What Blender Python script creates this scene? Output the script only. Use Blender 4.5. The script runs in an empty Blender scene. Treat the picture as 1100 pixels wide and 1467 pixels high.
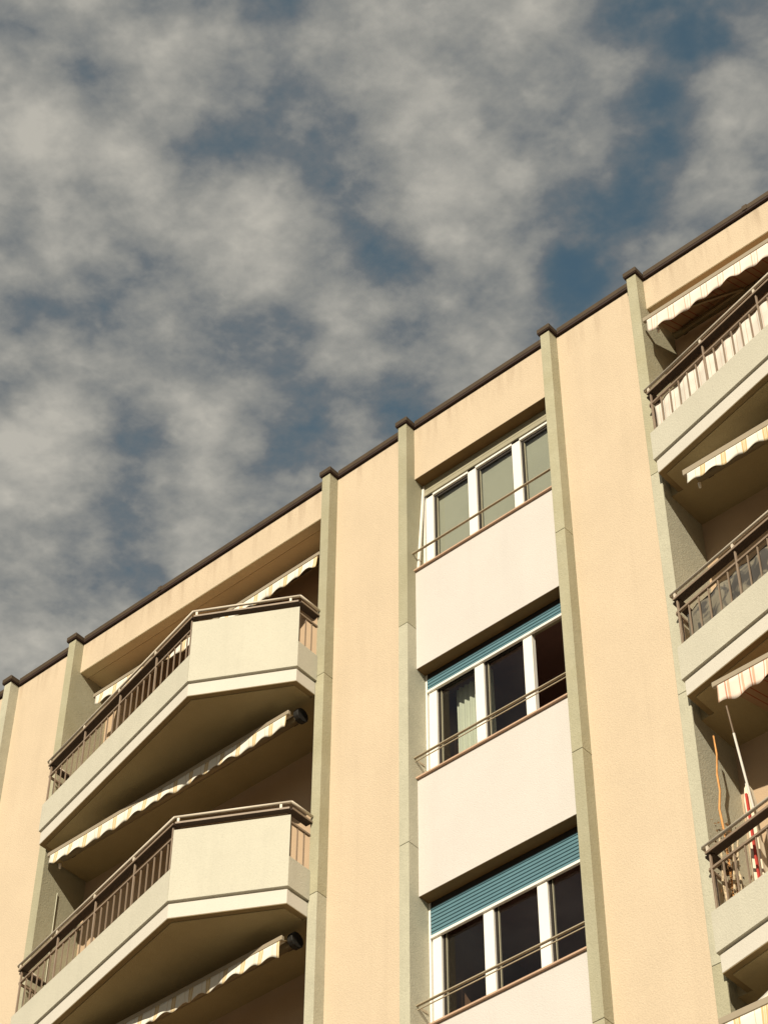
import bpy, bmesh, math, random
from mathutils import Vector, Matrix, Euler
random.seed(7)
S = bpy.context.scene
COL = S.collection
G = 18.54                      # height of the survey datum above the street

# ------------------------------------------------------------------ camera
cam_d = bpy.data.cameras.new('camera'); cam = bpy.data.objects.new('camera', cam_d); COL.objects.link(cam)
cam.location = (20.36865, -12.98948, -16.94152 + G)
cam.rotation_euler = tuple(math.radians(a) for a in (136.97126, -0.18346, 41.05446))
cam_d.sensor_fit = 'VERTICAL'; cam_d.sensor_height = 24.0; cam_d.lens = 3225.48 / 1467 * 24
cam_d.clip_start = 0.1; cam_d.clip_end = 6000
S.camera = cam
F_PX = 3225.48

# ------------------------------------------------------------------ colour management
S.view_settings.view_transform = 'Standard'; S.view_settings.look = 'None'
S.view_settings.exposure = 0.27; S.view_settings.gamma = 1.0; S.view_settings.use_curve_mapping = False

# ------------------------------------------------------------------ sun
TO_SUN = Vector((0.40, -1.0, 0.61)).normalized()
sun_d = bpy.data.lights.new('sun', 'SUN'); sun = bpy.data.objects.new('sun', sun_d); COL.objects.link(sun)
sun_d.energy = 4.9; sun_d.angle = math.radians(0.5); sun_d.color = (1.0, 0.90, 0.705)
sun.rotation_euler = TO_SUN.to_track_quat('Z', 'Y').to_euler(); sun.location = (20, -40, 60)
SUN_EL = math.asin(TO_SUN.z); SUN_AZ = math.atan2(TO_SUN.x, TO_SUN.y)

# ------------------------------------------------------------------ world: sky with broken cloud
W = bpy.data.worlds.new('World'); S.world = W; W.use_nodes = True
nt = W.node_tree; nt.nodes.clear(); N = nt.nodes; Lk = nt.links
def nd(t, **k):
    n = N.new(t)
    for a, v in k.items(): setattr(n, a, v)
    return n
def lk(a, b): Lk.new(a, b)
def mth(op, a, b=None, c=None, clamp=False):
    n = nd('ShaderNodeMath', operation=op, use_clamp=clamp)
    for i, v in enumerate((a, b, c)):
        if v is None: continue
        if isinstance(v, (int, float)): n.inputs[i].default_value = v
        else: lk(v, n.inputs[i])
    return n.outputs[0]
def vmt(op, a, b=None, scale=None):
    n = nd('ShaderNodeVectorMath', operation=op)
    for i, v in enumerate((a, b)):
        if v is None: continue
        if isinstance(v, (tuple, Vector)): n.inputs[i].default_value = tuple(v)
        else: lk(v, n.inputs[i])
    if scale is not None: n.inputs['Scale'].default_value = scale
    return n.outputs['Value'] if op in ('DISTANCE', 'LENGTH', 'DOT_PRODUCT') else n.outputs[0]
tc = nd('ShaderNodeTexCoord').outputs['Generated']
sep = nd('ShaderNodeSeparateXYZ'); lk(tc, sep.inputs[0])
zc = mth('MAXIMUM', sep.outputs['Z'], 0.10)
comb = nd('ShaderNodeCombineXYZ'); lk(zc, comb.inputs[0]); lk(zc, comb.inputs[1]); comb.inputs[2].default_value = 1
plane = vmt('DIVIDE', tc, comb.outputs[0])                       # point where the ray meets the cloud layer
def noise(vec, scale, detail, rough, off=(0, 0, 0), dist=0.0):
    n = nd('ShaderNodeTexNoise'); n.inputs['Scale'].default_value = scale; n.inputs['Detail'].default_value = detail
    n.inputs['Roughness'].default_value = rough; n.inputs['Distortion'].default_value = dist
    lk(vmt('ADD', vec, off), n.inputs['Vector']); return n
w1 = noise(plane, 8.0, 4.0, 0.6)
warp = vmt('SCALE', vmt('SUBTRACT', w1.outputs['Color'], (0.5, 0.5, 0.5)), scale=0.040)
dirw = vmt('ADD', tc, warp)
CLOUD_MASSES = [  # centre measured as an offset from the optical axis (px of the survey), radius, weight
 (40,170,95,.50),(105,215,70,.35),(180,35,80,.22),(250,40,70,.20),(410,95,75,.28),(500,130,70,.10),
 (210,230,55,.28),(255,300,60,.28),(330,320,60,.25),(390,370,68,.48),(60,355,90,.20),(500,440,60,.28),(220,480,80,.18),
 (590,205,65,.42),(625,265,72,.38),(585,315,60,.28),(705,230,60,.32),(745,65,90,.28),(880,90,60,.34),(850,150,60,.16),(872,240,45,.26),(620,85,60,.14),
 (1040,185,75,.50),(1092,110,70,.32),(975,130,36,.20),(1075,22,36,.18),
 (760,350,55,.32),(790,290,45,.18),(772,430,48,.20),(670,475,60,.16),(1045,285,60,.14),(960,320,75,.14),(860,415,70,.12),
 (30,650,90,.36),(60,590,60,.20),(290,590,70,.30),(325,640,60,.26),(300,745,62,.38),(95,830,85,.36),(30,870,60,.16),(510,515,50,.18),(15,945,50,.18),
 (115,85,32,-.55),(152,125,40,-.45),(55,45,34,-.30),(385,10,50,-.32),(285,95,45,-.16),(12,255,45,-.25),(90,285,55,-.16),(340,205,90,-.22),(425,180,60,-.16),
 (220,405,75,-.24),(70,430,40,-.20),(460,265,34,-.42),(497,330,44,-.60),(550,370,44,-.45),(350,455,44,-.36),(425,460,38,-.30),(320,515,40,-.36),(545,485,46,-.36),(585,430,46,-.34),
 (640,150,60,-.18),(690,290,36,-.36),(850,335,82,-.78),(915,265,66,-.68),(955,195,58,-.58),(940,50,75,-.80),(1025,60,58,-.66),(830,400,50,-.4),(1000,240,45,-.35),(885,20,60,-.34),(815,405,54,-.46),(1065,242,40,-.34),
 (200,590,70,-.36),(165,640,75,-.34),(202,745,55,-.46),(400,650,58,-.36),(435,610,56,-.38),(375,700,50,-.44),(58,905,45,-.46),(190,832,44,-.42),(560,560,80,-.24),(470,640,60,-.28)]
RC = cam.rotation_euler.to_matrix()
acc = None
for u, v, r, wgt in CLOUD_MASSES:
    if wgt < 0: wgt *= 0.50 if u < 700 else 0.80
    d = (RC @ Vector((u - 550, -(v - 733.5), -F_PX))).normalized()
    dist = vmt('DISTANCE', dirw, d)
    mr = nd('ShaderNodeMapRange', interpolation_type='SMOOTHSTEP')
    lk(dist, mr.inputs[0]); mr.inputs[1].default_value = 0; mr.inputs[2].default_value = 1.75 * r / F_PX
    mr.inputs[3].default_value = wgt; mr.inputs[4].default_value = 0
    acc = mr.outputs[0] if acc is None else mth('ADD', acc, mr.outputs[0])
big = noise(plane, 2.2, 2.0, 0.5, (3.1, 1.7, 0))
f1 = noise(plane, 19.0, 6.0, 0.60, (1.3, 4.2, 0), 0.25)
f2 = noise(plane, 55.0, 5.0, 0.62, (7.3, 2.2, 0), 0.15)
def puff(scale, off, warpsc):
    wn = noise(plane, scale * 1.6, 3.0, 0.6, off)
    pv = vmt('ADD', plane, vmt('SCALE', vmt('SUBTRACT', wn.outputs['Color'], (0.5, 0.5, 0.5)), scale=warpsc / scale))
    vo = nd('ShaderNodeTexVoronoi', feature='SMOOTH_F1', voronoi_dimensions='2D'); vo.inputs['Scale'].default_value = scale; vo.inputs['Smoothness'].default_value = 0.8
    lk(pv, vo.inputs['Vector']); return vo.outputs['Distance']
p1 = puff(13.0, (2.2, 5.1, 0), 1.3); p2 = puff(29.0, (6.2, 1.1, 0), 1.2)
v = mth('MULTIPLY_ADD', acc, 0.70, 0.40)
v = mth('ADD', v, mth('MULTIPLY', mth('SUBTRACT', 0.42, p1), 0.52))
v = mth('ADD', v, mth('MULTIPLY', mth('SUBTRACT', 0.42, p2), 0.42))
veil = nd('ShaderNodeMapRange'); lk(vmt('DOT_PRODUCT', tc, tuple(RC @ Vector((1, 0, 0)))), veil.inputs[0]); veil.inputs[1].default_value = -0.17; veil.inputs[2].default_value = 0.16; veil.inputs[3].default_value = 0.10; veil.inputs[4].default_value = -0.02
v = mth('ADD', v, veil.outputs[0])
v = mth('ADD', v, mth('MULTIPLY', mth('SUBTRACT', big.outputs['Fac'], 0.5), 0.25))
v = mth('ADD', v, mth('MULTIPLY', mth('SUBTRACT', f1.outputs['Fac'], 0.5), 0.68))
v = mth('ADD', v, mth('MULTIPLY', mth('SUBTRACT', f2.outputs['Fac'], 0.5), 0.42))
cover = nd('ShaderNodeMapRange', interpolation_type='SMOOTHSTEP'); lk(v, cover.inputs[0])
cover.inputs[1].default_value = -0.30; cover.inputs[2].default_value = 0.42
ramp = nd('ShaderNodeValToRGB'); lk(v, ramp.inputs[0])
cr = ramp.color_ramp
cr.elements[0].position = 0.0; cr.elements[0].color = (0.094, 0.128, 0.150, 1)
cr.elements[1].position = 1.0; cr.elements[1].color = (0.43, 0.41, 0.36, 1)
e = cr.elements.new(0.28); e.color = (0.143, 0.158, 0.168, 1)
e = cr.elements.new(0.56); e.color = (0.252, 0.252, 0.235, 1)
sky = nd('ShaderNodeTexSky', sky_type='NISHITA'); sky.sun_disc = False
sky.sun_elevation = SUN_EL; sky.sun_rotation = SUN_AZ; sky.air_density = 1.0; sky.dust_density = 0.6; sky.ozone_density = 1.5
skyc = nd('ShaderNodeMix', data_type='RGBA', blend_type='MULTIPLY'); skyc.inputs[0].default_value = 1.0
lk(sky.outputs[0], skyc.inputs[6]); skyc.inputs[7].default_value = (0.80, 0.88, 0.68, 1)
STR = 0.10
cl = vmt('SCALE', ramp.outputs[0], scale=0.94 / STR)
mix = nd('ShaderNodeMix', data_type='RGBA'); lk(cover.outputs[0], mix.inputs[0]); lk(skyc.outputs[2], mix.inputs[6]); lk(cl, mix.inputs[7])
bg = nd('ShaderNodeBackground'); bg.inputs[1].default_value = STR; lk(mix.outputs[2], bg.inputs[0])
out = nd('ShaderNodeOutputWorld'); lk(bg.outputs[0], out.inputs[0])
W.cycles.sampling_method = 'MANUAL'; W.cycles.sample_map_resolution = 512
S.cycles.max_bounces = 6; S.cycles.diffuse_bounces = 4; S.cycles.glossy_bounces = 3; S.cycles.transparent_max_bounces = 12
S.cycles.use_denoising = True

# ------------------------------------------------------------------ materials
def mat(name, col, rough=0.8, metal=0.0, var=0.08, scale=3.0, bump=0.0, bscale=150.0, tint=None, streak=0.0, spec=0.4, grain=0.0, gscale=90.0, stretch=None, dirt=None, rnd=0.0):
    m = bpy.data.materials.new(name); m.use_nodes = True
    t = m.node_tree; b = t.nodes['Principled BSDF']
    b.inputs['Roughness'].default_value = rough; b.inputs['Metallic'].default_value = metal
    b.inputs['Specular IOR Level'].default_value = spec
    geo = t.nodes.new('ShaderNodeNewGeometry').outputs['Position']
    def nz(sc, det, off=0.0, st=None):
        mp = t.nodes.new('ShaderNodeMapping'); t.links.new(geo, mp.inputs[0]); mp.inputs['Location'].default_value = (off, off * .7, off * .3)
        if st: mp.inputs['Scale'].default_value = st
        n = t.nodes.new('ShaderNodeTexNoise'); n.inputs['Scale'].default_value = sc; n.inputs['Detail'].default_value = det
        n.inputs['Roughness'].default_value = 0.6; t.links.new(mp.outputs[0], n.inputs['Vector']); return n.outputs['Fac']
    def mixc(f, a, bcol, blend='MIX'):
        n = t.nodes.new('ShaderNodeMix'); n.data_type = 'RGBA'; n.blend_type = blend
        if isinstance(f, float): n.inputs[0].default_value = f
        else: t.links.new(f, n.inputs[0])
        for i, c in ((6, a), (7, bcol)):
            if isinstance(c, tuple): n.inputs[i].default_value = (*c[:3], 1)
            else: t.links.new(c, n.inputs[i])
        return n.outputs[2]
    def rng(f, a, b_, lo=0.0, hi=1.0):
        n = t.nodes.new('ShaderNodeMapRange'); t.links.new(f, n.inputs[0])
        for i, x in enumerate((a, b_, lo, hi)): n.inputs[i + 1].default_value = x
        return n.outputs[0]
    c0 = tuple(x * (1 - var) for x in col); c1 = tuple(min(1, x * (1 + var)) for x in col)
    c = mixc(rng(nz(scale, 5, 0, stretch), 0.3, 0.7), c0, c1)
    if tint: c = mixc(rng(nz(scale * .45, 4, 9.0), 0.42, 0.72, 0, 0.8), c, tint)
    if grain:
        gcol = tuple(x * (1 - grain * 1.6) for x in col)
        c = mixc(rng(nz(gscale, 3, 4.0), 0.52, 0.70, 0, 0.9), c, gcol)
        gcol = tuple(min(1, x * (1 + grain)) for x in col)
        c = mixc(rng(nz(gscale * .8, 3, 14.0), 0.55, 0.72, 0, 0.8), c, gcol)
    if streak:
        s = rng(nz(5.0, 5, 3.0, (1, 1, 0.07)), 0.52, 0.75, 0, streak)
        c = mixc(s, c, tuple(x * 0.62 for x in col))
    if dirt and dirt[1] > dirt[0]:
        sp = t.nodes.new('ShaderNodeSeparateXYZ'); t.links.new(geo, sp.inputs[0])
        mk = rng(sp.outputs[2], dirt[0], dirt[1], 0.0, 1.0); st_ = rng(nz(9.0, 5, 6.0, (1, 1, 0.10)), 0.47, 0.70, 0, 0.75)
        mu = t.nodes.new('ShaderNodeMath'); mu.operation = 'MULTIPLY'; t.links.new(mk, mu.inputs[0]); t.links.new(st_, mu.inputs[1])
        c = mixc(mu.outputs[0], c, (col[0] * .66, col[1] * .62, col[2] * .60))
    if rnd:
        oi = t.nodes.new('ShaderNodeObjectInfo')
        c = mixc(rng(oi.outputs['Random'], 0, 1, 0.0, rnd), c, tuple(x * 0.60 for x in col))
    t.links.new(c, b.inputs['Base Color'])
    if bump:
        bm_ = t.nodes.new('ShaderNodeBump'); bm_.inputs['Strength'].default_value = bump; bm_.inputs['Distance'].default_value = 0.01
        t.links.new(nz(bscale, 4, 1.0), bm_.inputs['Height']); t.links.new(bm_.outputs[0], b.inputs['Normal'])
    return m
M = {
 'yellow': mat('yellow_plaster', (0.57, 0.464, 0.346), 0.95, var=0.05, scale=1.2, bump=0.6, bscale=60, streak=0.16, grain=0.08, gscale=60, spec=0.15, dirt=(G + 2.15, G + 2.64)),
 'cream':  mat('cream_plaster', (0.585, 0.55, 0.53), 0.95, var=0.03, scale=1.5, bump=0.4, bscale=70, streak=0.08, grain=0.045, gscale=60, spec=0.15),
 'concrete': mat('grey_concrete', (0.42, 0.395, 0.285), 0.92, var=0.08, scale=4, bump=0.6, bscale=60, tint=(0.36, 0.33, 0.215), streak=0.32, grain=0.11, gscale=70, spec=0.2, rnd=0.28),
 'newconcrete': mat('pale_concrete', (0.46, 0.44, 0.345), 0.92, var=0.08, scale=4, bump=0.5, bscale=60, streak=0.25, grain=0.14, gscale=70, spec=0.2),
 'parapet': mat('painted_parapet', (0.53, 0.505, 0.425), 0.9, var=0.04, scale=2.5, bump=0.45, bscale=60, streak=0.16, grain=0.06, gscale=60, spec=0.2),
 'band':   mat('painted_slab_edge', (0.60, 0.565, 0.51), 0.88, var=0.03, scale=3, bump=0.25, bscale=70, streak=0.12, grain=0.04, spec=0.2),
 'drip': mat('drip_edge_paint', (0.24, 0.175, 0.09), 0.95, var=0.08, spec=0.1),
 'drip2': mat('shaded_red_drip', (0.025, 0.009, 0.005), 0.7),  # strip below the coping: its shaded underside painted as dark colour
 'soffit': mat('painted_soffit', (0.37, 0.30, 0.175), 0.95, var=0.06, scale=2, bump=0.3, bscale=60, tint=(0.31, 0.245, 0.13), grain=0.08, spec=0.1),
 'coping': mat('brown_coping_metal', (0.065, 0.042, 0.022), 0.6, 0.0, var=0.2, scale=6, grain=0.2),
 'bronze': mat('bronze_rail_metal', (0.25, 0.185, 0.135), 0.55, 0.0, var=0.12, scale=8),
 'darkbar': mat('shaded_brown_rail', (0.045, 0.028, 0.02), 0.6, 0.0, var=0.15, scale=8),  # handrail board: shade of its underside is put into the colour
 'tube':   mat('pale_rail_tube', (0.62, 0.545, 0.45), 0.45, 0.0, var=0.06, scale=8),
 'white':  mat('white_window_frame', (0.84, 0.81, 0.76), 0.4, var=0.02, scale=5),
 'brass': mat('beige_rail_metal', (0.36, 0.30, 0.21), 0.5, 0.0, var=0.1, scale=8),
 'lintelwood': mat('brown_lintel_board', (0.17, 0.10, 0.035), 0.8, var=0.12, scale=5, grain=0.1),
 'loggiaceil': mat('pale_loggia_ceiling', (0.66, 0.57, 0.37), 0.95, var=0.06, scale=2, bump=0.3, grain=0.08, spec=0.1),
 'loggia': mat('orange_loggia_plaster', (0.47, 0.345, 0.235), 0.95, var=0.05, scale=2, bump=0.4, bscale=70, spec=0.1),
 'blue':   mat('teal_shutter_slat', (0.098, 0.20, 0.245), 0.5, var=0.06, scale=6, grain=0.04),
 'head':   mat('olive_frame_head', (0.34, 0.31, 0.22), 0.6, var=0.08, scale=6),
 'sill':   mat('terracotta_sill', (0.50, 0.33, 0.23), 0.7, var=0.08, scale=6),
 'dark':   mat('dark_seal_and_shade', (0.02, 0.015, 0.012), 0.7),
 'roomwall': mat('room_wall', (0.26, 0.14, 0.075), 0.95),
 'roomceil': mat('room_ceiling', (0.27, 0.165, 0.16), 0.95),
 'blind':  mat('olive_inner_blind', (0.33, 0.33, 0.245), 0.9, var=0.05, scale=2),
 'curtain': mat('sheer_curtain', (0.50, 0.52, 0.40), 0.9, var=0.06),
 'awnbar': mat('awning_bar_metal', (0.34, 0.285, 0.21), 0.5, 0.1, var=0.06),
 'awnarm': mat('awning_arm_metal', (0.22, 0.17, 0.10), 0.5, 0.3),
 'black':  mat('black_end_cap', (0.012, 0.010, 0.008), 0.7),
 'bamboo': mat('orange_bamboo', (0.62, 0.30, 0.10), 0.7, var=0.2, scale=14),
 'birch':  mat('pale_mottled_stem', (0.50, 0.40, 0.27), 0.9, var=0.45, scale=22),
 'dryleaf': mat('dry_brown_leaf', (0.16, 0.085, 0.035), 0.9, var=0.4, scale=20),
 'leaf':   mat('dark_green_leaf', (0.035, 0.04, 0.018), 0.7, var=0.3, scale=20),
 'red':    mat('red_parasol_cloth', (0.46, 0.045, 0.03), 0.8, var=0.08),
 'pinkish': mat('off_white_parasol_cloth', (0.72, 0.62, 0.48), 0.8, var=0.05),
 'asphalt': mat('asphalt', (0.055, 0.052, 0.048), 0.95, var=0.2, scale=2, bump=0.4),
 'paving': mat('pale_paving', (0.17, 0.145, 0.105), 0.95, var=0.12, scale=1.5, bump=0.3),
 'ground': mat('dry_ground', (0.13, 0.11, 0.07), 1.0, var=0.25, scale=0.2),
 'roof':   mat('gravel_roof', (0.22, 0.2, 0.17), 1.0, var=0.2, scale=9),
 'terracotta': mat('terracotta_pot', (0.36, 0.15, 0.08), 0.9),
 'tile':   mat('balcony_tile', (0.30, 0.22, 0.16), 0.8, var=0.12, scale=6),
}
def stripe_mat(name, base, groups, period, seed=0.0, rough=0.85, transl=0.25):
    """cloth with woven lines: groups = [(centre, half width, colour)] inside one repeat, along the cloth's own x"""
    m = bpy.data.materials.new(name); m.use_nodes = True; t = m.node_tree; b = t.nodes['Principled BSDF']
    b.inputs['Roughness'].default_value = rough; b.inputs['Specular IOR Level'].default_value = 0.15
    tcn = t.nodes.new('ShaderNodeTexCoord'); sp = t.nodes.new('ShaderNodeSeparateXYZ'); t.links.new(tcn.outputs['Object'], sp.inputs[0])
    def mm(op, a, b_=None):
        n = t.nodes.new('ShaderNodeMath'); n.operation = op
        for i, q in enumerate((a, b_)):
            if q is None: continue
            if isinstance(q, (int, float)): n.inputs[i].default_value = q
            else: t.links.new(q, n.inputs[i])
        return n.outputs[0]
    fx = mm('MULTIPLY', mm('FRACT', mm('DIVIDE', mm('ADD', sp.outputs[0], 50 * period), period)), period)
    nz = t.nodes.new('ShaderNodeTexNoise'); nz.inputs['Scale'].default_value = 9; nz.inputs['Detail'].default_value = 4
    t.links.new(tcn.outputs['Object'], nz.inputs['Vector'])
    cm = t.nodes.new('ShaderNodeMix'); cm.data_type = 'RGBA'; t.links.new(nz.outputs['Fac'], cm.inputs[0])
    cm.inputs[6].default_value = (*[q * .86 for q in base], 1); cm.inputs[7].default_value = (*[min(1, q * 1.08) for q in base], 1)
    c = cm.outputs[2]
    for ce, hw, co in groups:
        f = mm('LESS_THAN', mm('ABSOLUTE', mm('SUBTRACT', fx, ce)), hw)
        x = t.nodes.new('ShaderNodeMix'); x.data_type = 'RGBA'; t.links.new(f, x.inputs[0]); t.links.new(c, x.inputs[6]); x.inputs[7].default_value = (*co, 1)
        c = x.outputs[2]
    t.links.new(c, b.inputs['Base Color'])
    tr = t.nodes.new('ShaderNodeBsdfTranslucent'); t.links.new(c, tr.inputs[0])
    mx = t.nodes.new('ShaderNodeMixShader'); mx.inputs[0].default_value = transl
    t.links.new(b.outputs[0], mx.inputs[1]); t.links.new(tr.outputs[0], mx.inputs[2]); t.links.new(mx.outputs[0], t.nodes['Material Output'].inputs[0])
    return m
OCH = (0.58, 0.42, 0.22); PNK = (0.60, 0.40, 0.30); RED = (0.55, 0.24, 0.15)
M['stripe_ochre'] = stripe_mat('ochre_striped_cloth', (0.78, 0.74, 0.66), [(.085, .009, OCH), (.105, .008, (0.66, .52, .30)), (.125, .009, OCH), (.02, .003, (.6, .5, .36))], 0.235, transl=0.03)
M['stripe_pink'] = stripe_mat('pink_striped_cloth', (0.80, 0.70, 0.62), [(.06, .005, PNK), (.13, .005, PNK), (.095, .003, (.7, .5, .4))], 0.21, transl=0.03)
M['stripe_red'] = stripe_mat('red_striped_cloth', (0.78, 0.66, 0.58), [(.03, .006, RED), (.06, .012, (.66, .40, .28)), (.17, .004, RED), (.20, .010, (.66, .42, .30))], 0.25, transl=0.03)
M['stripe_under'] = stripe_mat('shaded_canopy_cloth', (0.30, 0.185, 0.105), [(.06, .006, (.22, .06, .03)), (.13, .006, (.22, .06, .03))], 0.21, transl=0.0)  # canopy shade put into the cloth colour, darker than the valances
M['screen_pink'] = stripe_mat('pale_screen_cloth', (0.80, 0.755, 0.69), [(.04, .0025, PNK), (.11, .003, (.70, .52, .44))], 0.15, transl=0.2)
def glass(name, refl=1.0, tint=(0.92, 0.93, 0.94)):
    m = bpy.data.materials.new(name); m.use_nodes = True; t = m.node_tree; t.nodes.remove(t.nodes['Principled BSDF'])
    g = t.nodes.new('ShaderNodeBsdfGlossy'); g.inputs['Roughness'].default_value = 0.02; g.inputs[0].default_value = (refl, refl, refl, 1)
    tr = t.nodes.new('ShaderNodeBsdfTransparent'); tr.inputs[0].default_value = (*tint, 1)
    fr = t.nodes.new('ShaderNodeFresnel'); fr.inputs[0].default_value = 1.5
    ge = t.nodes.new('ShaderNodeNewGeometry'); iv = t.nodes.new('ShaderNodeMath'); iv.operation = 'SUBTRACT'; iv.inputs[0].default_value = 1.0; t.links.new(ge.outputs['Backfacing'], iv.inputs[1])
    ff = t.nodes.new('ShaderNodeMath'); ff.operation = 'MULTIPLY'; t.links.new(fr.outputs[0], ff.inputs[0]); t.links.new(iv.outputs[0], ff.inputs[1])
    mx = t.nodes.new('ShaderNodeMixShader'); t.links.new(ff.outputs[0], mx.inputs[0]); t.links.new(tr.outputs[0], mx.inputs[1]); t.links.new(g.outputs[0], mx.inputs[2])
    t.links.new(mx.outputs[0], t.nodes['Material Output'].inputs[0]); return m
M['glass'] = glass('window_glass')
def screen_dark():
    m = mat('dark_patterned_screen', (0.075, 0.072, 0.070), 0.9)
    t = m.node_tree; b = t.nodes['Principled BSDF']
    tcn = t.nodes.new('ShaderNodeTexCoord'); v_ = t.nodes.new('ShaderNodeTexVoronoi'); v_.inputs['Scale'].default_value = 3.4; v_.feature = 'SMOOTH_F1'
    t.links.new(tcn.outputs['Object'], v_.inputs['Vector'])
    n_ = t.nodes.new('ShaderNodeTexNoise'); n_.inputs['Scale'].default_value = 6; n_.inputs['Detail'].default_value = 5; n_.inputs['Distortion'].default_value = 1.5
    t.links.new(tcn.outputs['Object'], n_.inputs['Vector'])
    r_ = t.nodes.new('ShaderNodeValToRGB'); r_.color_ramp.elements[0].position = 0.47; r_.color_ramp.elements[1].position = 0.60
    r_.color_ramp.elements[0].color = (0.06, 0.056, 0.052, 1); r_.color_ramp.elements[1].color = (0.19, 0.17, 0.13, 1)
    mu = t.nodes.new('ShaderNodeMath'); mu.operation = 'MULTIPLY_ADD'; t.links.new(v_.outputs['Distance'], mu.inputs[0]); mu.inputs[1].default_value = 0.35
    t.links.new(n_.outputs['Fac'], mu.inputs[2]); 
    sb = t.nodes.new('ShaderNodeMath'); sb.operation = 'SUBTRACT'; t.links.new(mu.outputs[0], sb.inputs[0]); sb.inputs[1].default_value = 0.10
    t.links.new(sb.outputs[0], r_.inputs[0]); t.links.new(r_.outputs[0], b.inputs['Base Color']); return m
M['screen_dark'] = screen_dark()

# ------------------------------------------------------------------ helpers
WLOC = {}
def wl(o): return WLOC.get(o.name, Vector((0, 0, 0)))
def tag(o, label=None, cat=None, group=None, kind=None):
    if label: o['label'] = label
    if cat: o['category'] = cat
    if group: o['group'] = group
    if kind: o['kind'] = kind
    return o
def empty(name, loc):
    o = bpy.data.objects.new(name, None); COL.objects.link(o); o.location = loc; o.empty_display_size = 0.2
    WLOC[o.name] = Vector(loc); return o
def link(name, me, parent, loc):
    o = bpy.data.objects.new(name, me); COL.objects.link(o)
    WLOC[o.name] = Vector(loc)
    if parent: o.parent = parent; o.location = Vector(loc) - wl(parent)
    else: o.location = loc
    return o
class MB:
    """collects world-space solids into one bmesh; z values are survey heights (datum G above street)"""
    def __init__(s): s.b = bmesh.new()
    def box(s, x0, x1, y0, y1, z0, z1):
        vs = [s.b.verts.new((x, y, z)) for x in (x0, x1) for y in (y0, y1) for z in (z0, z1)]
        for f in ((0, 1, 3, 2), (4, 6, 7, 5), (0, 4, 5, 1), (2, 3, 7, 6), (0, 2, 6, 4), (1, 5, 7, 3)):
            s.b.faces.new([vs[i] for i in f])
        return s
    def prism(s, poly, z0, z1):
        a = [s.b.verts.new((p[0], p[1], z0)) for p in poly]; b = [s.b.verts.new((p[0], p[1], z1)) for p in poly]
        n = len(poly)
        s.b.faces.new(a); s.b.faces.new(b[::-1])
        for i in range(n): s.b.faces.new((a[i], b[i], b[(i + 1) % n], a[(i + 1) % n]))
        return s
    def bar(s, p, q, w, h, up=(0, 0, 1)):
        p = Vector(p); q = Vector(q); d = (q - p).normalized(); upv = Vector(up)
        r = d.cross(upv)
        if r.length < 1e-4: r = d.cross(Vector((0, 1, 0)))
        r.normalize(); u = r.cross(d).normalized()
        vs = []
        for c in (p, q):
            for a, b in ((-1, -1), (1, -1), (1, 1), (-1, 1)): vs.append(s.b.verts.new(c + r * a * w / 2 + u * b * h / 2))
        for f in ((0, 3, 2, 1), (4, 5, 6, 7), (0, 1, 5, 4), (1, 2, 6, 5), (2, 3, 7, 6), (3, 0, 4, 7)): s.b.faces.new([vs[i] for i in f])
        return s
    def tube(s, pts, r, seg=8, r2=None):
        pts = [Vector(p) for p in pts]; rings = []
        for i, p in enumerate(pts):
            d = (pts[min(i + 1, len(pts) - 1)] - pts[max(i - 1, 0)]).normalized()
            a = d.cross(Vector((0, 0, 1)));
            if a.length < 1e-3: a = d.cross(Vector((0, 1, 0)))
            a.normalize(); b = d.cross(a).normalized()
            rr = r if r2 is None else r + (r2 - r) * i / (len(pts) - 1)
            rings.append([s.b.verts.new(p + (a * math.cos(t) + b * math.sin(t)) * rr) for t in [2 * math.pi * k / seg for k in range(seg)]])
        for A_, B_ in zip(rings, rings[1:]):
            for k in range(seg): s.b.faces.new((A_[k], A_[(k + 1) % seg], B_[(k + 1) % seg], B_[k]))
        s.b.faces.new(rings[0][::-1]); s.b.faces.new(rings[-1])
        return s
    def poly(s, pts): s.b.faces.new([s.b.verts.new(p) for p in pts]); return s
    def mesh(s, name, m, origin, bevel=0.0, smooth=False):
        if bevel: bmesh.ops.bevel(s.b, geom=list(s.b.edges), offset=bevel, segments=1, affect='EDGES', profile=0.5)
        bmesh.ops.recalc_face_normals(s.b, faces=s.b.faces)
        bmesh.ops.translate(s.b, verts=s.b.verts, vec=-Vector(origin))
        me = bpy.data.meshes.new(name); s.b.to_mesh(me); s.b.free(); me.materials.append(m)
        if smooth:
            for p in me.polygons: p.use_smooth = True
        return me
    def build(s, name, m, parent=None, bevel=0.0, smooth=False, origin=None):
        if origin is None:
            cs = [v.co for v in s.b.verts]
            lo = Vector((min(c.x for c in cs), min(c.y for c in cs), min(c.z for c in cs))); hi = Vector((max(c.x for c in cs), max(c.y for c in cs), max(c.z for c in cs)))
            origin = Vector(((lo.x + hi.x) / 2, (lo.y + hi.y) / 2, lo.z))
        origin = Vector(origin)
        me = s.mesh(name, m, origin, bevel, smooth)
        return link(name, me, parent, origin + Vector((0, 0, G)))
def box(name, m, parent, *d, bevel=0.0): return MB().box(*d).build(name, M[m], parent, bevel)

# ------------------------------------------------------------------ ground
def flat(name, m, x0, x1, y0, y1, z):
    o = MB().poly([(x0, y0, z - G), (x1, y0, z - G), (x1, y1, z - G), (x0, y1, z - G)]).build(name, M[m]); return tag(o, kind='structure')
flat('ground', 'ground', -2500, 2500, -2500, 2500, 0)
flat('road', 'asphalt', -600, 600, -26, -17, 0.004)
o = MB().box(-40, 60, -17, -0.16, -G + 0.008, -G + 0.13).build('pavement', M['paving']); tag(o, kind='structure')

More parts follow.
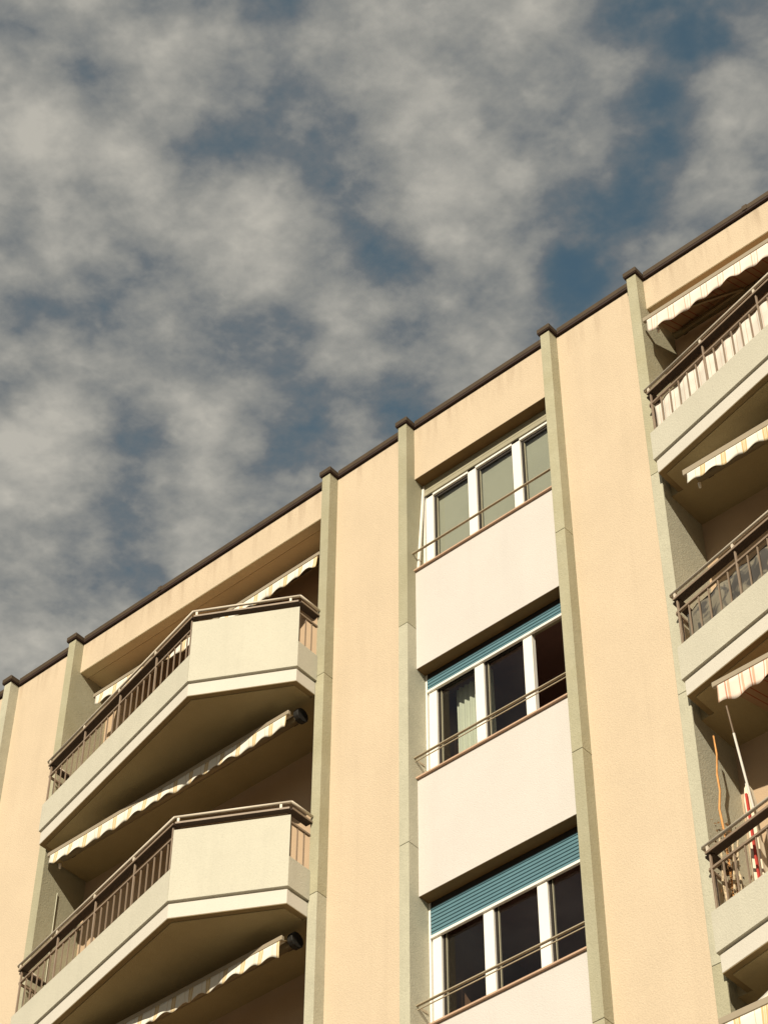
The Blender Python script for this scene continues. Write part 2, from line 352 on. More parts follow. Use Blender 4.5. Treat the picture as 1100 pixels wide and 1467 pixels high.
# ------------------------------------------------------------------ building
XL = [2.6532, 3.8499, 8.1366, 9.3097, 11.3828, 12.5699, 16.8570, 18.0300]
PW, PP = 0.1221, 0.1412
XLEFT = [-4.83, -3.65, 0.58]            # fins further left, out of the picture
ZB = -G + 0.008
ZROOF = 2.62
bd = empty('apartment_building', (7, 0, 0)); tag(bd, 'yellow plastered apartment block with concrete fins, striped awnings and angular balconies', 'building')

def wall(m, name, x0, x1, z0, z1, y0=0.0, y1=0.25): return box(name, m, bd, x0, x1, y0, y1, z0, z1)
# plain bays, one continuous sheet of plaster each
for a, b in ((XLEFT[0] + PW, XLEFT[1]), (XLEFT[1] + PW, XLEFT[2]), (XLEFT[2] + PW, XL[0]), (XL[0] + PW, XL[1]), (XL[2] + PW, XL[3]), (XL[4] + PW, XL[5]), (XL[6] + PW, XL[7])):
    wall('yellow', 'plain_wall', a, b, ZB, ZROOF)
# above the loggias and the top window
ZLL, ZL, HS = 2.145, 1.7809, 1.4675
for a, b in ((XL[1] + PW, XL[2]), (XL[5] + PW, XL[6])):
    wall('yellow', 'lintel_wall', a, b, ZLL, ZROOF, 0, 0.13)
    box('lintel_soffit', 'loggiaceil', bd, a, b, 0.004, 0.128, ZLL - 0.006, ZLL - 0.0005)
    box('ceiling', 'loggiaceil', bd, a, b, 0.145, 0.52, ZLL + 0.012, ZLL + 0.2)
wall('yellow', 'lintel_wall', XL[3] + PW, XL[4], ZL, ZROOF, 0, 0.14)
FL = 2.9
ZWIN = [ZL - FL * k for k in range(3)]
for k in range(3):
    top = ZWIN[k] - HS - 0.022
    bot = ZWIN[k] - FL if k < 2 else ZB
    wall('cream', 'spandrel_wall', XL[3] + PW, XL[4], bot, top, 0, 0.14)
# fins: cast blocks one storey tall with open joints
JT = -0.548
fin_cuts = [2.624, JT] + [JT - FL * k for k in range(1, 7)] + [ZB]
DEEP = {XL[1]: .52, XL[2]: .52, XL[5]: .52, XL[6]: .52, XL[3]: .30, XL[4]: .30}
for i, x in enumerate(XLEFT + XL):
    dp = DEEP.get(x, 0.12)
    for j in range(len(fin_cuts) - 1):
        z1 = fin_cuts[j] - (0.0025 if j else 0); z0 = fin_cuts[j + 1] + 0.0025
        mm_ = 'newconcrete' if (i * 3 + j * 5) % 7 in (2,) or (x == XL[3] and j == 2) or (x == XL[5] and j in (1, 2)) or (x == XL[2] and j == 2) else 'concrete'
        b = MB().box(x, x + PW, -PP, dp, z0, z1).build('fin_block', M[mm_], bd, bevel=0.003)
    box('fin_core', 'dark', bd, x + 0.006, x + PW - 0.006, -PP + 0.006, dp - 0.01, ZB + 0.01, 2.6)
# rear of the loggias, floor slabs
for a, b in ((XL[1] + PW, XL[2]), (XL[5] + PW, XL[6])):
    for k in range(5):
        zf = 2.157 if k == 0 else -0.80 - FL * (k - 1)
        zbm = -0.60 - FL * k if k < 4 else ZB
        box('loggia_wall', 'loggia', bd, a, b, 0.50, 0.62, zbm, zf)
# main body behind the facade sheet
mb = MB(); mb.box(XLEFT[0] + .02, XL[1] + PW - .012, 0.26, 11.8, ZB, 2.55); mb.box(XL[1] + PW, XL[2], 0.63, 11.8, ZB, 2.55)
mb.box(XL[2] + .012, XL[3] + PW - .012, 0.26, 11.8, ZB, 2.55); mb.box(XL[3] + PW, XL[4], 4.0, 11.8, ZB, 2.55); mb.box(XL[4] + .012, XL[5] + PW - .012, 0.26, 11.8, ZB, 2.55)
mb.box(XL[5] + PW, XL[6], 0.63, 11.8, ZB, 2.55); mb.box(XL[6] + .012, XL[7] + PW - .02, 0.26, 11.8, ZB, 2.55)
mb.build('side_and_rear_wall', M['yellow'], bd)
box('roof', 'roof', bd, XLEFT[0] + .02, XL[7] + PW - .02, 0.13, 11.8, 2.56, 2.60)
# coping in folded lengths, caps over the fins
def coping(x0, x1):
    b = MB(); b.box(x0, x1, -0.034, 0.30, 2.662, 2.732); c = b.build('coping', M['coping'], bd, bevel=0.004)
    MB().box(x0, x1, -0.031, -0.002, 2.630, 2.661).build('coping_shade_strip', M['drip2'], c)
    return c
allx = XLEFT + XL
for i in range(len(allx) - 1):
    a, b = allx[i] + PW + 0.028, allx[i + 1] - 0.028
    if b - a > 3:
        m_ = a + (b - a) * 0.325; coping(a, m_ - 0.003); coping(m_ + 0.003, b)
        box('coping_joint', 'coping', bd, m_ - 0.03, m_ + 0.03, -0.040, 0.30, 2.665, 2.740)
    else: coping(a, b)
for x in allx:
    b = MB(); b.box(x - 0.024, x + PW + 0.024, -PP - 0.028, 0.30, 2.646, 2.712); c = b.build('fin_cap', M['coping'], bd, bevel=0.004)
    MB().box(x - 0.018, x + PW + 0.018, -PP - 0.022, 0.29, 2.632, 2.6455).build('cap_shade_strip', M['drip2'], c)

# ------------------------------------------------------------------ windows
def window(k, shutter_bottom, label):
    x0, x1 = XL[3] + PW, XL[4]; zl = ZWIN[k]; zs = zl - HS
    F = 0.15
    fr = MB()
    fr.box(x0, x1, F + 0.04, F + 0.09, zl - 0.20, zl + 0.02)
    w = fr.build('window', M['head'], bd, origin=(x0, F, zs)); w['label'] = label
    def p(name, m, *d, bevel=0.0): return box(name, m, w, *d, bevel=bevel)
    p('lintel_soffit', 'soffit', x0, x1, 0.143, 0.30, zl + 0.021, zl + 0.06)
    p('lintel_board', 'lintelwood', x0, x1, 0.004, 0.138, zl - 0.004, zl - 0.0005)
    # sill, slightly proud, with its drip
    p('sill', 'sill', x0 - 0.0, x1, -0.028, F + 0.10, zs - 0.016, zs + 0.002)
    jl = x0 + 0.035
    mulls = [(jl, jl + 0.10), (10.068, 10.182), (10.69, 10.803), (11.30, 11.372)]
    ztop = zl - 0.19
    p('frame_head', 'white', jl, x1, F, F + 0.05, ztop - 0.035, ztop + 0.002) if k == 0 else None
    for a, b in mulls: p('mullion', 'white', a, b, F, F + 0.06, zs + 0.006, ztop, bevel=0.003)
    p('guide_rail', 'white', x0 + 0.002, x0 + 0.022, F - 0.012, F + 0.03, zs + 0.006, zl + 0.01)
    for i in range(3):
        a, b = mulls[i][1], mulls[i + 1][0]
        opened = (k == 1 and i == 2)
        if not opened:
            s = MB(); t_ = 0.022; ya, yb = F + 0.028, F + 0.058
            s.box(a, a + t_, ya, yb, zs + 0.006, ztop - 0.036); s.box(b - t_, b, ya, yb, zs + 0.006, ztop - 0.036)
            s.box(a + t_, b - t_, ya, yb, zs + 0.006, zs + 0.045); s.box(a + t_, b - t_, ya, yb, ztop - 0.075, ztop - 0.036)
            s.build('sash', M['dark'], w)
            l = MB(); l.box(a + t_ + 0.012, a + t_ + 0.018, ya + .004, yb - .004, zs + 0.046, ztop - 0.08)
            l.build('sash_bead', M['head'], w)
            p('pane', 'glass', a + t_ + .001, b - t_ - .001, ya + 0.012, ya + 0.016, zs + 0.046, ztop - 0.076)
        else:
            # casement swung into the room
            ang = math.radians(100); hx, hy = b - 0.01, F + 0.07; L = b - a
            ex, ey = hx + math.cos(ang) * L * 0.98 * -0.35, hy + math.sin(ang) * L * 0.95
            s = MB()
            for z0_, z1_ in ((zs + 0.03, zs + 0.09), (ztop - 0.12, ztop - 0.06)): s.bar((hx, hy, (z0_ + z1_) / 2), (ex, ey, (z0_ + z1_) / 2), 0.04, 0.06)
            s.bar((hx, hy, zs + .03), (hx, hy, ztop - .06), 0.045, 0.05, (0, 1, 0)); s.bar((ex, ey, zs + .03), (ex, ey, ztop - .06), 0.045, 0.05, (0, 1, 0))
            s.build('sash', M['roomwall'], w)
            MB().bar((hx, hy + .02, (zs + ztop) / 2), (ex, ey - .02, (zs + ztop) / 2), 0.004, ztop - zs - .24).build('pane', M['glass'], w)
    # roller shutter
    if shutter_bottom is None:
        n = 3; zt = zl + 0.0; hgt = 0.045
        for i in range(n):
            z1 = zl + 0.01 - i * hgt
            p('shutter_slat', 'head', x0 + 0.024, x1, F - 0.006 - .004 * (i == 2), F + 0.012, z1 - hgt + 0.006, z1, bevel=0.003)
        p('shutter_rail', 'head', x0 + 0.024, x1, F - 0.016, F + 0.014, zl - 0.19, zl - 0.128, bevel=0.003)
    else:
        zb = shutter_bottom; hgt = 0.0415; i = 0; z = zb + 0.05
        p('shutter_rail', 'white', x0 + 0.024, x1, F - 0.022, F + 0.012, zb - 0.002, zb + 0.030, bevel=0.003)
        z = zb + 0.032
        p('shutter_gap_and_shade', 'dark', x0 + 0.024, x1, F - 0.004, F + 0.02, zl - 0.078, zl + 0.02)  # dark strip stands in for the lintel's cast shadow on the top slats
        while z < zl - 0.075:
            p('shutter_slat', 'blue', x0 + 0.024, x1, F - 0.014, F + 0.004, z, min(z + hgt - 0.008, zl - 0.070), bevel=0.003)
            p('shutter_gap_and_shade', 'dark', x0 + 0.026, x1, F - 0.004, F + 0.006, z + hgt - 0.008, min(z + hgt, zl - .072)) if z + hgt < zl - .08 else None
            z += hgt
    # safety rail with its returns into the reveal
    zr = zs + 0.232; yr = -0.044
    b = MB(); b.bar((x0 - 0.012, yr, zr), (x1 + .0, yr, zr), 0.026, 0.011); b.build('rail', M['brass'], w)
    b = MB(); b.bar((x0 - 0.012, yr, zr - .002), (x0 + .004, 0.10, zr), 0.012, 0.028); b.build('rail_return', M['brass'], w)
    if k: MB().bar((x0 - 0.010, yr + .012, zr - 0.034), (x1, yr + .012, zr - 0.034), 0.009, 0.009).build('lower_rail', M['brass'], w)
    # the room behind
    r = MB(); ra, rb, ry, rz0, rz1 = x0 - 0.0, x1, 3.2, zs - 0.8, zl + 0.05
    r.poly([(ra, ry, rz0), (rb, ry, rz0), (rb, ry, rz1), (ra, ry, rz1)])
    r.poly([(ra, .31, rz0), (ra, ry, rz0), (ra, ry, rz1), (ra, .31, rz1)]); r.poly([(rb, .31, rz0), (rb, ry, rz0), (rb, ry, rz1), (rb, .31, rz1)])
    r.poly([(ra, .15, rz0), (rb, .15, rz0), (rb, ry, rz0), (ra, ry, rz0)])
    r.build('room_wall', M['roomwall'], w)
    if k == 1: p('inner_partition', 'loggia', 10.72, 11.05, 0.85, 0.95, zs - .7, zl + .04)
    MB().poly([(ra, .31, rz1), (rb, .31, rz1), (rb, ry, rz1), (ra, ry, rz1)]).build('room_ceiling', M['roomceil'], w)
    return w
w0 = window(0, None, 'top window with pale blind behind all three panes')
w1_ = window(1, -1.375, 'middle window with teal shutter barely lowered and right casement open')
w2_ = window(2, -4.435, 'lowest window with teal slatted shutter a quarter down')
# tilted guide at the top window
MB().bar((9.452, 0.125, 1.70), (9.446, 0.03, 0.36), 0.022, 0.022).build('guide_arm', M['white'], w0)

def drape(name, x0, x1, y, z0, z1, m, folds, amp=0.02, topcut=0.0):
    b = bmesh.new(); n = folds * 8; rows = 6; g = []
    for i in range(n + 1):
        t = i / n; x = x0 + (x1 - x0) * t; c = []
        for j in range(rows + 1):
            s = j / rows; zt = z1 - topcut * (1 - t) ** 1.5
            c.append(b.verts.new((x, y + amp * math.sin(t * folds * 2 * math.pi + 0.6 * math.sin(s * 3)) * (0.6 + 0.4 * s), z0 + (zt - z0) * (1 - s))))
        g.append(c)
    for i in range(n):
        for j in range(rows): b.faces.new((g[i][j], g[i + 1][j], g[i + 1][j + 1], g[i][j + 1]))
    mb_ = MB(); mb_.b.free(); mb_.b = b
    o = mb_.build(name, m, None, smooth=True)
    return o
cb = drape('blind', 9.50, 11.37, 0.222, 0.33, 1.57, M['blind'], 3, 0.004); tag(cb, 'pale olive blind closed behind the panes of the top window', 'blind')
c1 = drape('curtain', 9.66, 10.14, 0.36, -2.56, -1.30, M['curtain'], 7, 0.022, 0.0); tag(c1, 'sheer pale curtain gathered behind the left pane of the middle window', 'curtain')

# ------------------------------------------------------------------ balconies
AX, AY = 4.0488, -0.3429; BX, BY = 7.1085, -1.0378; CX, CY = 8.1644, -0.4506; DX, DY = 8.160, -0.1430
DXR = 8.70
def off_poly(pts, d):
    """shift an open outline inwards by d (outline runs left to right, outside is -y)"""
    res = []; n = len(pts)
    for i in range(n):
        nn = []
        for a, b in ((i - 1, i), (i, i + 1)):
            if a < 0 or b >= n: continue
            e = Vector(pts[b]) - Vector(pts[a]); e.normalize(); nn.append(Vector((-e.y, e.x)))
        if len(nn) == 1: q = Vector(pts[i]) + nn[0] * d
        else:
            bis = (nn[0] + nn[1]).normalized(); q = Vector(pts[i]) + bis * (d / bis.dot(nn[0]))
        res.append((q.x, q.y))
    return res
BAL_ME = {}
def balcony(dx, dz, label, open_panel=False):
    P = [(AX + dx, 0.0), (AX + dx, AY), (BX + dx, BY), (CX + dx, CY), (DX + dx, DY)]
    def outline(d):
        q = off_poly(P, d); q[0] = (q[1][0], 0.0); q[4] = (q[3][0], DY); return q
    # slab: pale edge band, recessed groove above it, soffit rim below
    zs, zg = -0.804 + dz, -0.634 + dz
    s0 = outline(0.022); tail = [(8.1345 + dx, -PP - .002), (8.1345 + dx, 0.0)]
    slab = MB(); slab.prism(s0 + tail, zs, zg)
    bal = slab.build('balcony', M['band'], bd, bevel=0.003); bal['label'] = label
    def sub(mb_, name, m, bevel=0.0, smooth=False): return mb_.build(name, M[m], bal, bevel=bevel, smooth=smooth)
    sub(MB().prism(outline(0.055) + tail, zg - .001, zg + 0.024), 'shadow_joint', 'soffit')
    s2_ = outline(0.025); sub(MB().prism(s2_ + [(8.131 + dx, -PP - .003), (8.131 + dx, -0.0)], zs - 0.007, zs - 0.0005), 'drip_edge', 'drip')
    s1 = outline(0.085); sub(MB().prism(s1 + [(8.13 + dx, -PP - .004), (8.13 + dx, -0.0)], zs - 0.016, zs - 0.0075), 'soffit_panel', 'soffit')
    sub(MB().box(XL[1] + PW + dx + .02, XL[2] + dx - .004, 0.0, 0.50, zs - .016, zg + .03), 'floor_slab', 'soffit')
    sub(MB().prism(outline(.09) + [(8.13 + dx, -PP - .004), (8.13 + dx, -0.0)], zg + .024, zg + .034), 'floor_tile', 'tile')
    # parapet: low on the long side and at the end, full height on the splayed face
    zp0 = zg + 0.022; zpl = -0.222 + dz; zpf = 0.268 + dz
    T = 0.075
    o_, i_ = P, outline(T)
    sub(MB().prism([o_[0], o_[1], i_[1], i_[0]], zp0, zpl), 'return_parapet', 'parapet')
    sub(MB().prism([o_[1], o_[2], i_[2], i_[1]], zp0, zpl), 'low_parapet', 'parapet')
    eBC = (Vector(o_[3]) - Vector(o_[2])).normalized()
    sub(MB().prism([o_[2], o_[3], i_[3], i_[2]], zp0, zpf), 'full_parapet', 'parapet', 0.003)
    sub(MB().prism([o_[3], o_[4], i_[4], i_[3]], zp0, zpl - .03), 'end_parapet', 'parapet')
    # railing
    A_, B_, C_, D_ = (Vector(q) for q in outline(0.028)[1:])
    R0 = Vector((A_.x, -0.005))
    def run(p, q, z, w_, h_, name, m, out=0.0, ext0=0.0, ext1=0.0):
        e = (q - p).normalized(); n_ = Vector((e.y, -e.x)) * out
        a = p + n_ - e * ext0; b_ = q + n_ + e * ext1
        sub(MB().bar((a.x, a.y, z), (b_.x, b_.y, z), w_, h_), name, m)
    zt = 0.198 + dz
    run(A_, B_, zt, 0.026, 0.022, 'thin_rail', 'bronze'); run(C_, D_, zt - .0, 0.026, 0.022, 'thin_rail', 'bronze'); run(R0, A_, zt, 0.026, 0.022, 'thin_rail', 'bronze')
    zb = 0.352 + dz
    for ii, (p, q) in enumerate(((A_, B_), (B_, C_), (C_, D_), (R0, A_))):
        run(p, q, zb - 0.0025 * (ii % 2) - (.005 if ii == 3 else 0), 0.06 if ii == 1 else 0.085, 0.020, 'handrail_board', 'darkbar', 0.0 if ii == 1 else -0.012, 0.0, 0.0)
    for p, q in ((A_, B_), (B_, C_), (C_, D_)):
        run(p, q, zb, 0.006, 0.022, 'board_edge', 'bronze', 0.034)
    o2 = outline(-0.002)[1:]; zz = 0.424 + dz
    tb = [(A_.x - .015, -0.02, zz - .01), (A_.x - .015, A_.y * .6, zz)] + [(q[0], q[1], zz) for q in o2[:3]] + [(o2[3][0], DY - .002, zz)]
    for a, b_ in zip(tb, tb[1:]): sub(MB().tube([a, b_], 0.0155, 10), 'handrail_tube', 'tube', smooth=True)
    # brackets carrying the tube, posts and balusters
    L = (B_ - A_).length; e = (B_ - A_).normalized()
    if 'bal' not in BAL_ME:
        BAL_ME['bal'] = MB().box(-.006, .006, -.006, .006, -.224, .19).mesh('baluster', M['bronze'], (0, 0, 0))
        BAL_ME['end'] = MB().box(-.006, .006, -.006, .006, -.254, .19).mesh('baluster', M['bronze'], (0, 0, 0))
        BAL_ME['post'] = MB().box(-.0085, .0085, -.012, .010, -.235, .338).mesh('post', M['bronze'], (0, 0, 0), bevel=0.002)
        BAL_ME['br'] = MB().box(-.012, .012, -.012, .012, .36, .424).mesh('tube_bracket', M['tube'], (0, 0, 0))
    rot = math.atan2(e.y, e.x)
    def put(nm, me, p, r, dz_=0.0):
        ob = link(nm, me, bal, (p.x, p.y, dz + G + dz_)); ob.rotation_euler.z = r
    n_ = Vector((e.y, -e.x))
    for i in range(24):
        s_ = 0.03 + 0.1285 * i; q = A_ + e * s_
        if i % 6 == 0: put('post', BAL_ME['post'], q + n_ * .004, rot); put('tube_bracket', BAL_ME['br'], q + n_ * .024, rot)
        else: put('baluster', BAL_ME['bal'], q, rot)
    put('post', BAL_ME['post'], B_ - e * .035 + n_ * .004, rot)
    e2 = (C_ - B_).normalized(); n2 = Vector((e2.y, -e2.x)); r2 = math.atan2(e2.y, e2.x)
    for s_ in (0.03, (C_ - B_).length - 0.09): put('tube_bracket', BAL_ME['br'], B_ + e2 * s_ + n2 * .024, r2)
    e3 = (D_ - C_).normalized(); r3 = math.atan2(e3.y, e3.x)
    for s_ in (0.02, 0.115, 0.21): put('baluster', BAL_ME['end'], C_ + e3 * s_, r3)
    for s_ in (0.08, 0.19): put('baluster', BAL_ME['bal'], Vector((A_.x, A_.y + s_)), 0)
    # drain spout under the left corner
    return bal
names_l = ['topmost balcony of the left stack', 'second balcony of the left stack', 'third balcony of the left stack']
for k in range(3): balcony(0.0, -FL * k, names_l[k])
names_r = ['topmost balcony of the right stack, screened with pale cloth', 'second balcony of the right stack, screened with dark cloth', 'third balcony of the right stack, with plants at its corner', 'fourth balcony of the right stack']
for k in range(4): balcony(DXR, -FL * k, names_r[k])

# ------------------------------------------------------------------ awnings
def awning(x0, x1, y_bar, z_bar, y_in, z_in, drop, label, cloth, period, crank=None, cap=True, knob=True, sag=0.0, housing=True, barh=0.055, skew=0.0, phase=0.0, under=None):
    root = empty('awning', (x0, y_bar, z_bar + G)); tag(root, label, 'awning', 'striped awnings of the balconies')
    xm0, xm1 = x0 + 0.045, x1 - 0.03
    # canopy
    n = int((xm1 - xm0) / 0.12); rows = 10; b = bmesh.new(); g = []
    for i in range(n + 1):
        t = i / n; x = xm0 + (xm1 - xm0) * t; c = []
        for j in range(rows + 1):
            s = j / rows; y = y_in + (y_bar + 0.01 - y_in) * s; z = z_in + (z_bar + 0.01 - z_in) * s - sag * math.sin(math.pi * s) - 0.004 * math.sin(t * 40)
            c.append(b.verts.new((x, y, z)))
        g.append(c)
    for i in range(n):
        for j in range(rows): b.faces.new((g[i][j], g[i + 1][j], g[i + 1][j + 1], g[i][j + 1]))
    m_ = MB(); m_.b.free(); m_.b = b
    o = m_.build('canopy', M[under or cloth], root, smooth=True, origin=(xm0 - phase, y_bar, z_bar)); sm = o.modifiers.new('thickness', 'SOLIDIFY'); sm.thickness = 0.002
    # scalloped valance with small folds
    n = int((xm1 - xm0) / 0.02); b = bmesh.new(); g = []; rows = 5
    for i in range(n + 1):
        t = i / n; x = xm0 + (xm1 - xm0) * t; xx = x - xm0 + phase
        d = drop - 0.028 + 0.028 * math.cos(2 * math.pi * (xx / period)) * -1 + 0.009 * math.sin(xx * 3.1 + z_bar) + 0.006 * math.sin(xx * 7.7 + 2 * z_bar) + skew * t
        wv = 0.010 * math.sin(2 * math.pi * xx / period * 0.5 + z_bar) + 0.010 * math.sin(2 * math.pi * xx / period + 1) + 0.012 * math.sin(xx * 5.3 + 3 * z_bar)
        c = []
        for j in range(rows + 1):
            s = j / rows; c.append(b.verts.new((x, y_bar - 0.012 + wv * s * s - 0.01 * s, z_bar - 0.018 - d * s)))
        g.append(c)
    for i in range(n):
        for j in range(rows): b.faces.new((g[i][j], g[i + 1][j], g[i + 1][j + 1], g[i][j + 1]))
    m_ = MB(); m_.b.free(); m_.b = b
    o = m_.build('valance', M[cloth], root, smooth=True, origin=(xm0 - phase, y_bar, z_bar)); sm = o.modifiers.new('thickness', 'SOLIDIFY'); sm.thickness = 0.002
    MB().box(x0, x1, y_bar - 0.02, y_bar + 0.02, z_bar - 0.02, z_bar - 0.02 + barh).build('front_bar', M['awnbar'], root, bevel=0.004)
    # roller tube with brackets on the wall
    MB().tube([(xm0 - .02, y_in + 0.03, z_in + 0.0), (xm1 + .02, y_in + 0.03, z_in)], 0.045, 10).build('roller', M['awnarm'], root, smooth=True)
    for xb in (xm0 + .1, xm1 - .1): MB().box(xb - .03, xb + .03, y_in, y_in + .08, z_in - .02, z_in + .055).build('wall_bracket', M['black'], root)
    # folding arms
    for sx, xa in ((1, x0 + 0.16), (-1, x1 - 0.16)) if y_in - y_bar > 0.3 else ():
        el = Vector((xa + sx * 0.85, (y_in + y_bar) / 2 + 0.12, (z_in + z_bar) / 2 - 0.045))
        a = MB(); a.bar((xa, y_in - 0.02, z_in - 0.06), el, 0.028, 0.045); a.build('arm', M['awnarm'], root)
        a = MB(); a.bar(el, (xa + sx * 0.02, y_bar + .03, z_bar - 0.03), 0.024, 0.035); a.build('arm', M['awnarm'], root)
    if knob: MB().tube([(x0 + .10, y_bar + .10, z_bar - .10), (x0 + .10, y_bar + .10, z_bar - .135), (x0 + .10, y_bar + .10, z_bar - .16)], 0.018, 8, 0.012).build('knob', M['white'], root, smooth=True)
    if cap:
        c = MB(); yc, zc_ = y_bar + 0.16, z_bar + 0.055; seg = 12
        c.tube([(x1 - 0.02, yc, zc_), (x1 + 0.045, yc, zc_)], 0.088, seg); c.build('end_wheel', M['black'], root, bevel=0.006)
        MB().tube([(x0 + .05, yc, zc_ + .005), (x1 - 0.02, yc, zc_ + .005)], 0.058, 12).build('cloth_roll', M['awnarm'], root, smooth=True)
    if crank:
        p, q = Vector(crank[0]), Vector(crank[1]); mid = p.lerp(q, crank[2])
        MB().tube([p, mid], 0.007, 6).build('crank_rod', M['bronze'], root); MB().tube([mid, q], crank[3], 6).build('crank_handle', M['white'], root)
    return root
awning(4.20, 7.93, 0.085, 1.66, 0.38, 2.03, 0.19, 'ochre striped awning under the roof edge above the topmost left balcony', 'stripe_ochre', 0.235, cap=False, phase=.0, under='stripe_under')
awning(4.24, 7.93, -0.30, -1.045, -0.13, -0.96, 0.185, 'ochre striped awning hanging fully sunlit below the topmost left balcony', 'stripe_ochre', 0.235)
awning(4.24, 7.95, -0.27, -1.035 - FL, -0.10, -0.96 - FL, 0.185, 'ochre striped awning mostly in shade below the second left balcony', 'stripe_ochre', 0.235)
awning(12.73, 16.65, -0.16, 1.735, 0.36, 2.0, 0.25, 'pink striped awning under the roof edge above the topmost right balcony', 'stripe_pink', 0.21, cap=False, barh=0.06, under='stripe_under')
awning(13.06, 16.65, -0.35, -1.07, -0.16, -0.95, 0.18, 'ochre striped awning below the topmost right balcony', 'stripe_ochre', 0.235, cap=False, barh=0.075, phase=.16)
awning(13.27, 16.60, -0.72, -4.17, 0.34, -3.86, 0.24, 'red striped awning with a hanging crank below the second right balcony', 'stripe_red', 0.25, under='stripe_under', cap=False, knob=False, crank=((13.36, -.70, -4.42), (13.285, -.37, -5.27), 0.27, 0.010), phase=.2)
awning(13.20, 16.60, -1.16, -7.69, -0.18, -6.72, 0.24, 'ochre striped awning let down steeply below the third right balcony', 'stripe_ochre', 0.235, cap=False, knob=False, sag=0.05, barh=0.06)

# ------------------------------------------------------------------ things on the balconies
def railing_cloth(name, x0s, x1s, zt, zbm, m, dx, dz, ragged, label, cat, inset=0.05):
    A_, B_ = Vector((AX + dx, AY)), Vector((BX + dx, BY)); e = (B_ - A_).normalized(); n_ = Vector((-e.y, e.x))
    b = bmesh.new(); n = 120; g = []
    random.seed(hash(m) % 100 if False else 5)
    ph = [random.uniform(0, 6) for _ in range(4)]
    for i in range(n + 1):
        s = x0s + (x1s - x0s) * i / n; c = []
        top = zt + ragged * (0.6 * math.sin(s * 9 + ph[0]) + 0.5 * math.sin(s * 41 + ph[1]) + random.uniform(-.5, .5))
        for j in range(5):
            t = j / 4; off = inset + 0.008 * math.sin(s * 23 + ph[2] + t) + 0.006 * math.sin(s * 7 + 3 * t)
            c.append(b.verts.new((s, off, dz + top + (zbm - top) * t)))
        g.append(c)
    for i in range(n):
        for j in range(4): b.faces.new((g[i][j], g[i + 1][j], g[i + 1][j + 1], g[i][j + 1]))
    me = bpy.data.meshes.new(name); bmesh.ops.recalc_face_normals(b, faces=b.faces); b.to_mesh(me); b.free(); me.materials.append(M[m])
    for p in me.polygons: p.use_smooth = True
    o = link(name, me, None, (A_.x, A_.y, G)); o.rotation_euler.z = math.atan2(e.y, e.x); tag(o, label, cat)
    sm = o.modifiers.new('thickness', 'SOLIDIFY'); sm.thickness = 0.003
    return o
railing_cloth('privacy_screen', 0.06, 3.0, 0.185, -0.40, 'screen_pink', DXR, 0.0, 0.012, 'pale pink striped cloth tied inside the topmost right balcony railing', 'privacy screen')
railing_cloth('privacy_screen', 0.10, 3.0, 0.165, -0.40, 'screen_dark', DXR, -FL, 0.010, 'dark patterned cloth tied inside the second right balcony railing', 'privacy screen', 0.065)

# bamboo cane and stem in the corner of the third right balcony
ZF3 = -0.60 - 2 * FL
b = MB(); pts = [(12.80, -0.02, -3.98), (12.812, -0.02, -4.2), (12.795, -0.035, -4.42), (12.80, -0.03, -4.6), (12.778, -0.045, -4.8), (12.80, -0.05, -5.1), (12.84, -0.10, ZF3)]
b.tube(pts, 0.009, 7, 0.011); cane = b.build('bamboo_cane', M['bamboo'], None, smooth=True); tag(cane, 'thin orange cane leaning in the corner of the third right balcony', 'cane')
pr = empty('climbing_plant', (12.86, -0.12, ZF3 + G)); tag(pr, 'dry climbing plant behind the corner of the third right balcony railing', 'plant')
b = MB(); random.seed(3)
for q in range(3):
    p0 = Vector((12.84 + .05 * q, -0.18 + .03 * q, ZF3 + .15)); pts = [p0]
    for j in range(9): pts.append(pts[-1] + Vector((random.uniform(-.015, .015), random.uniform(-.02, .015), 0.115)))
    b.tube(pts, 0.016, 6, 0.008)
b.build('stem', M['birch'], pr)
b = MB()
for q in range(230):
    c = Vector((12.87 + random.gauss(0, .055), -0.14 + random.gauss(0, .05), random.uniform(ZF3 + .3, ZF3 + 1.35)))
    if c.x < 12.71: c.x = 12.72
    d1 = Vector((random.uniform(-1, 1), random.uniform(-1, 1), random.uniform(-1, 1))).normalized() * random.uniform(.012, .03); d2 = d1.orthogonal().normalized() * random.uniform(.005, .012)
    b.poly([c - d1, c + d2, c + d1, c - d2])
fo = b.build('foliage', M['dryleaf'], pr)
b = MB().tube([(12.87, -.12, ZF3 + .0), (12.87, -.12, ZF3 + .2)], 0.08, 12, 0.10); b.build('pot', M['terracotta'], pr)
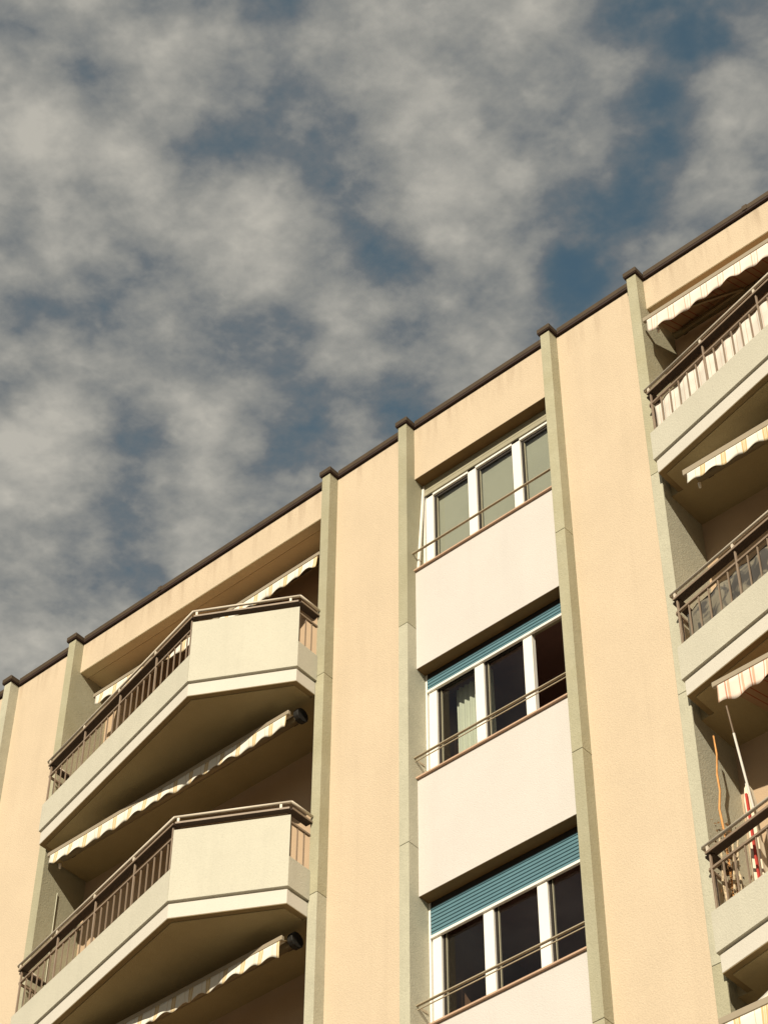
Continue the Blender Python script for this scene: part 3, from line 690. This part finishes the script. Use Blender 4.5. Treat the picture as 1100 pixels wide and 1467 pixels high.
# folded parasol
pa = empty('folded_parasol', (13.14, -0.16, ZF3 + G)); tag(pa, 'red and cream folded parasol standing on the third right balcony', 'parasol')
MB().tube([(13.15, -.17, ZF3), (13.13, -.15, -4.78)], 0.013, 8).build('pole', M['white'], pa)
b = MB(); seg = 10; rings = []
prof = [(-4.80, .008), (-4.86, .030), (-5.0, .045), (-5.2, .040), (-5.5, .05), (-5.85, .055), (-6.0, .05)]
for i, (z, r) in enumerate(prof):
    rings.append([b.b.verts.new((13.14 + r * (1 + .3 * (k % 2)) * math.cos(2 * math.pi * k / seg), -.16 + r * (1 + .3 * (k % 2)) * math.sin(2 * math.pi * k / seg), z)) for k in range(seg)])
for A_, B_ in zip(rings, rings[1:]):
    for k in range(seg): b.b.faces.new((A_[k], A_[(k + 1) % seg], B_[(k + 1) % seg], B_[k]))
cl_ = b.build('canopy', M['pinkish'], pa)
MB().bar((13.155, -.225, -4.95), (13.165, -.232, -5.98), 0.018, 0.020, (0, 1, 0)).build('red_panel', M['red'], pa)
# small plant on the second left balcony
pl_ = empty('potted_plant', (4.10, 0.20, -0.60 - FL + G)); tag(pl_, 'dark leafy plant rising behind the second left balcony rail', 'plant')
zpl_ = -0.60 - FL
MB().tube([(4.15, .22, zpl_), (4.15, .22, zpl_ + .22)], .08, 12, .11).build('pot', M['terracotta'], pl_)
MB().tube([(4.15, .22, zpl_ + .2), (4.14, .22, zpl_ + .6), (4.12, .22, zpl_ + 1.1)], .012, 6, .006).build('stem', M['leaf'], pl_)
b = MB(); random.seed(11)
for q in range(26):
    a = random.uniform(0, 6.28); z = zpl_ + random.uniform(.85, 1.22); c = Vector((4.12, .22, z)); d = Vector((math.cos(a), math.sin(a), random.uniform(.1, .9))).normalized() * random.uniform(.06, .13)
    if c.x + d.x < 3.99: d.x = abs(d.x)
    s_ = d.cross(Vector((0, 0, 1))).normalized() * .02
    b.poly([c, c + d * .5 + s_, c + d, c + d * .5 - s_])
b.build('foliage', M['leaf'], pl_)
# thin drain pipe on the flank of the fin beside the second left balcony
MB().tube([(XL[1] + PW + .012, 0.10, -1.2), (XL[1] + PW + .012, 0.10, -3.4)], 0.006, 8).build('cable_conduit', M['newconcrete'], bd, smooth=True)
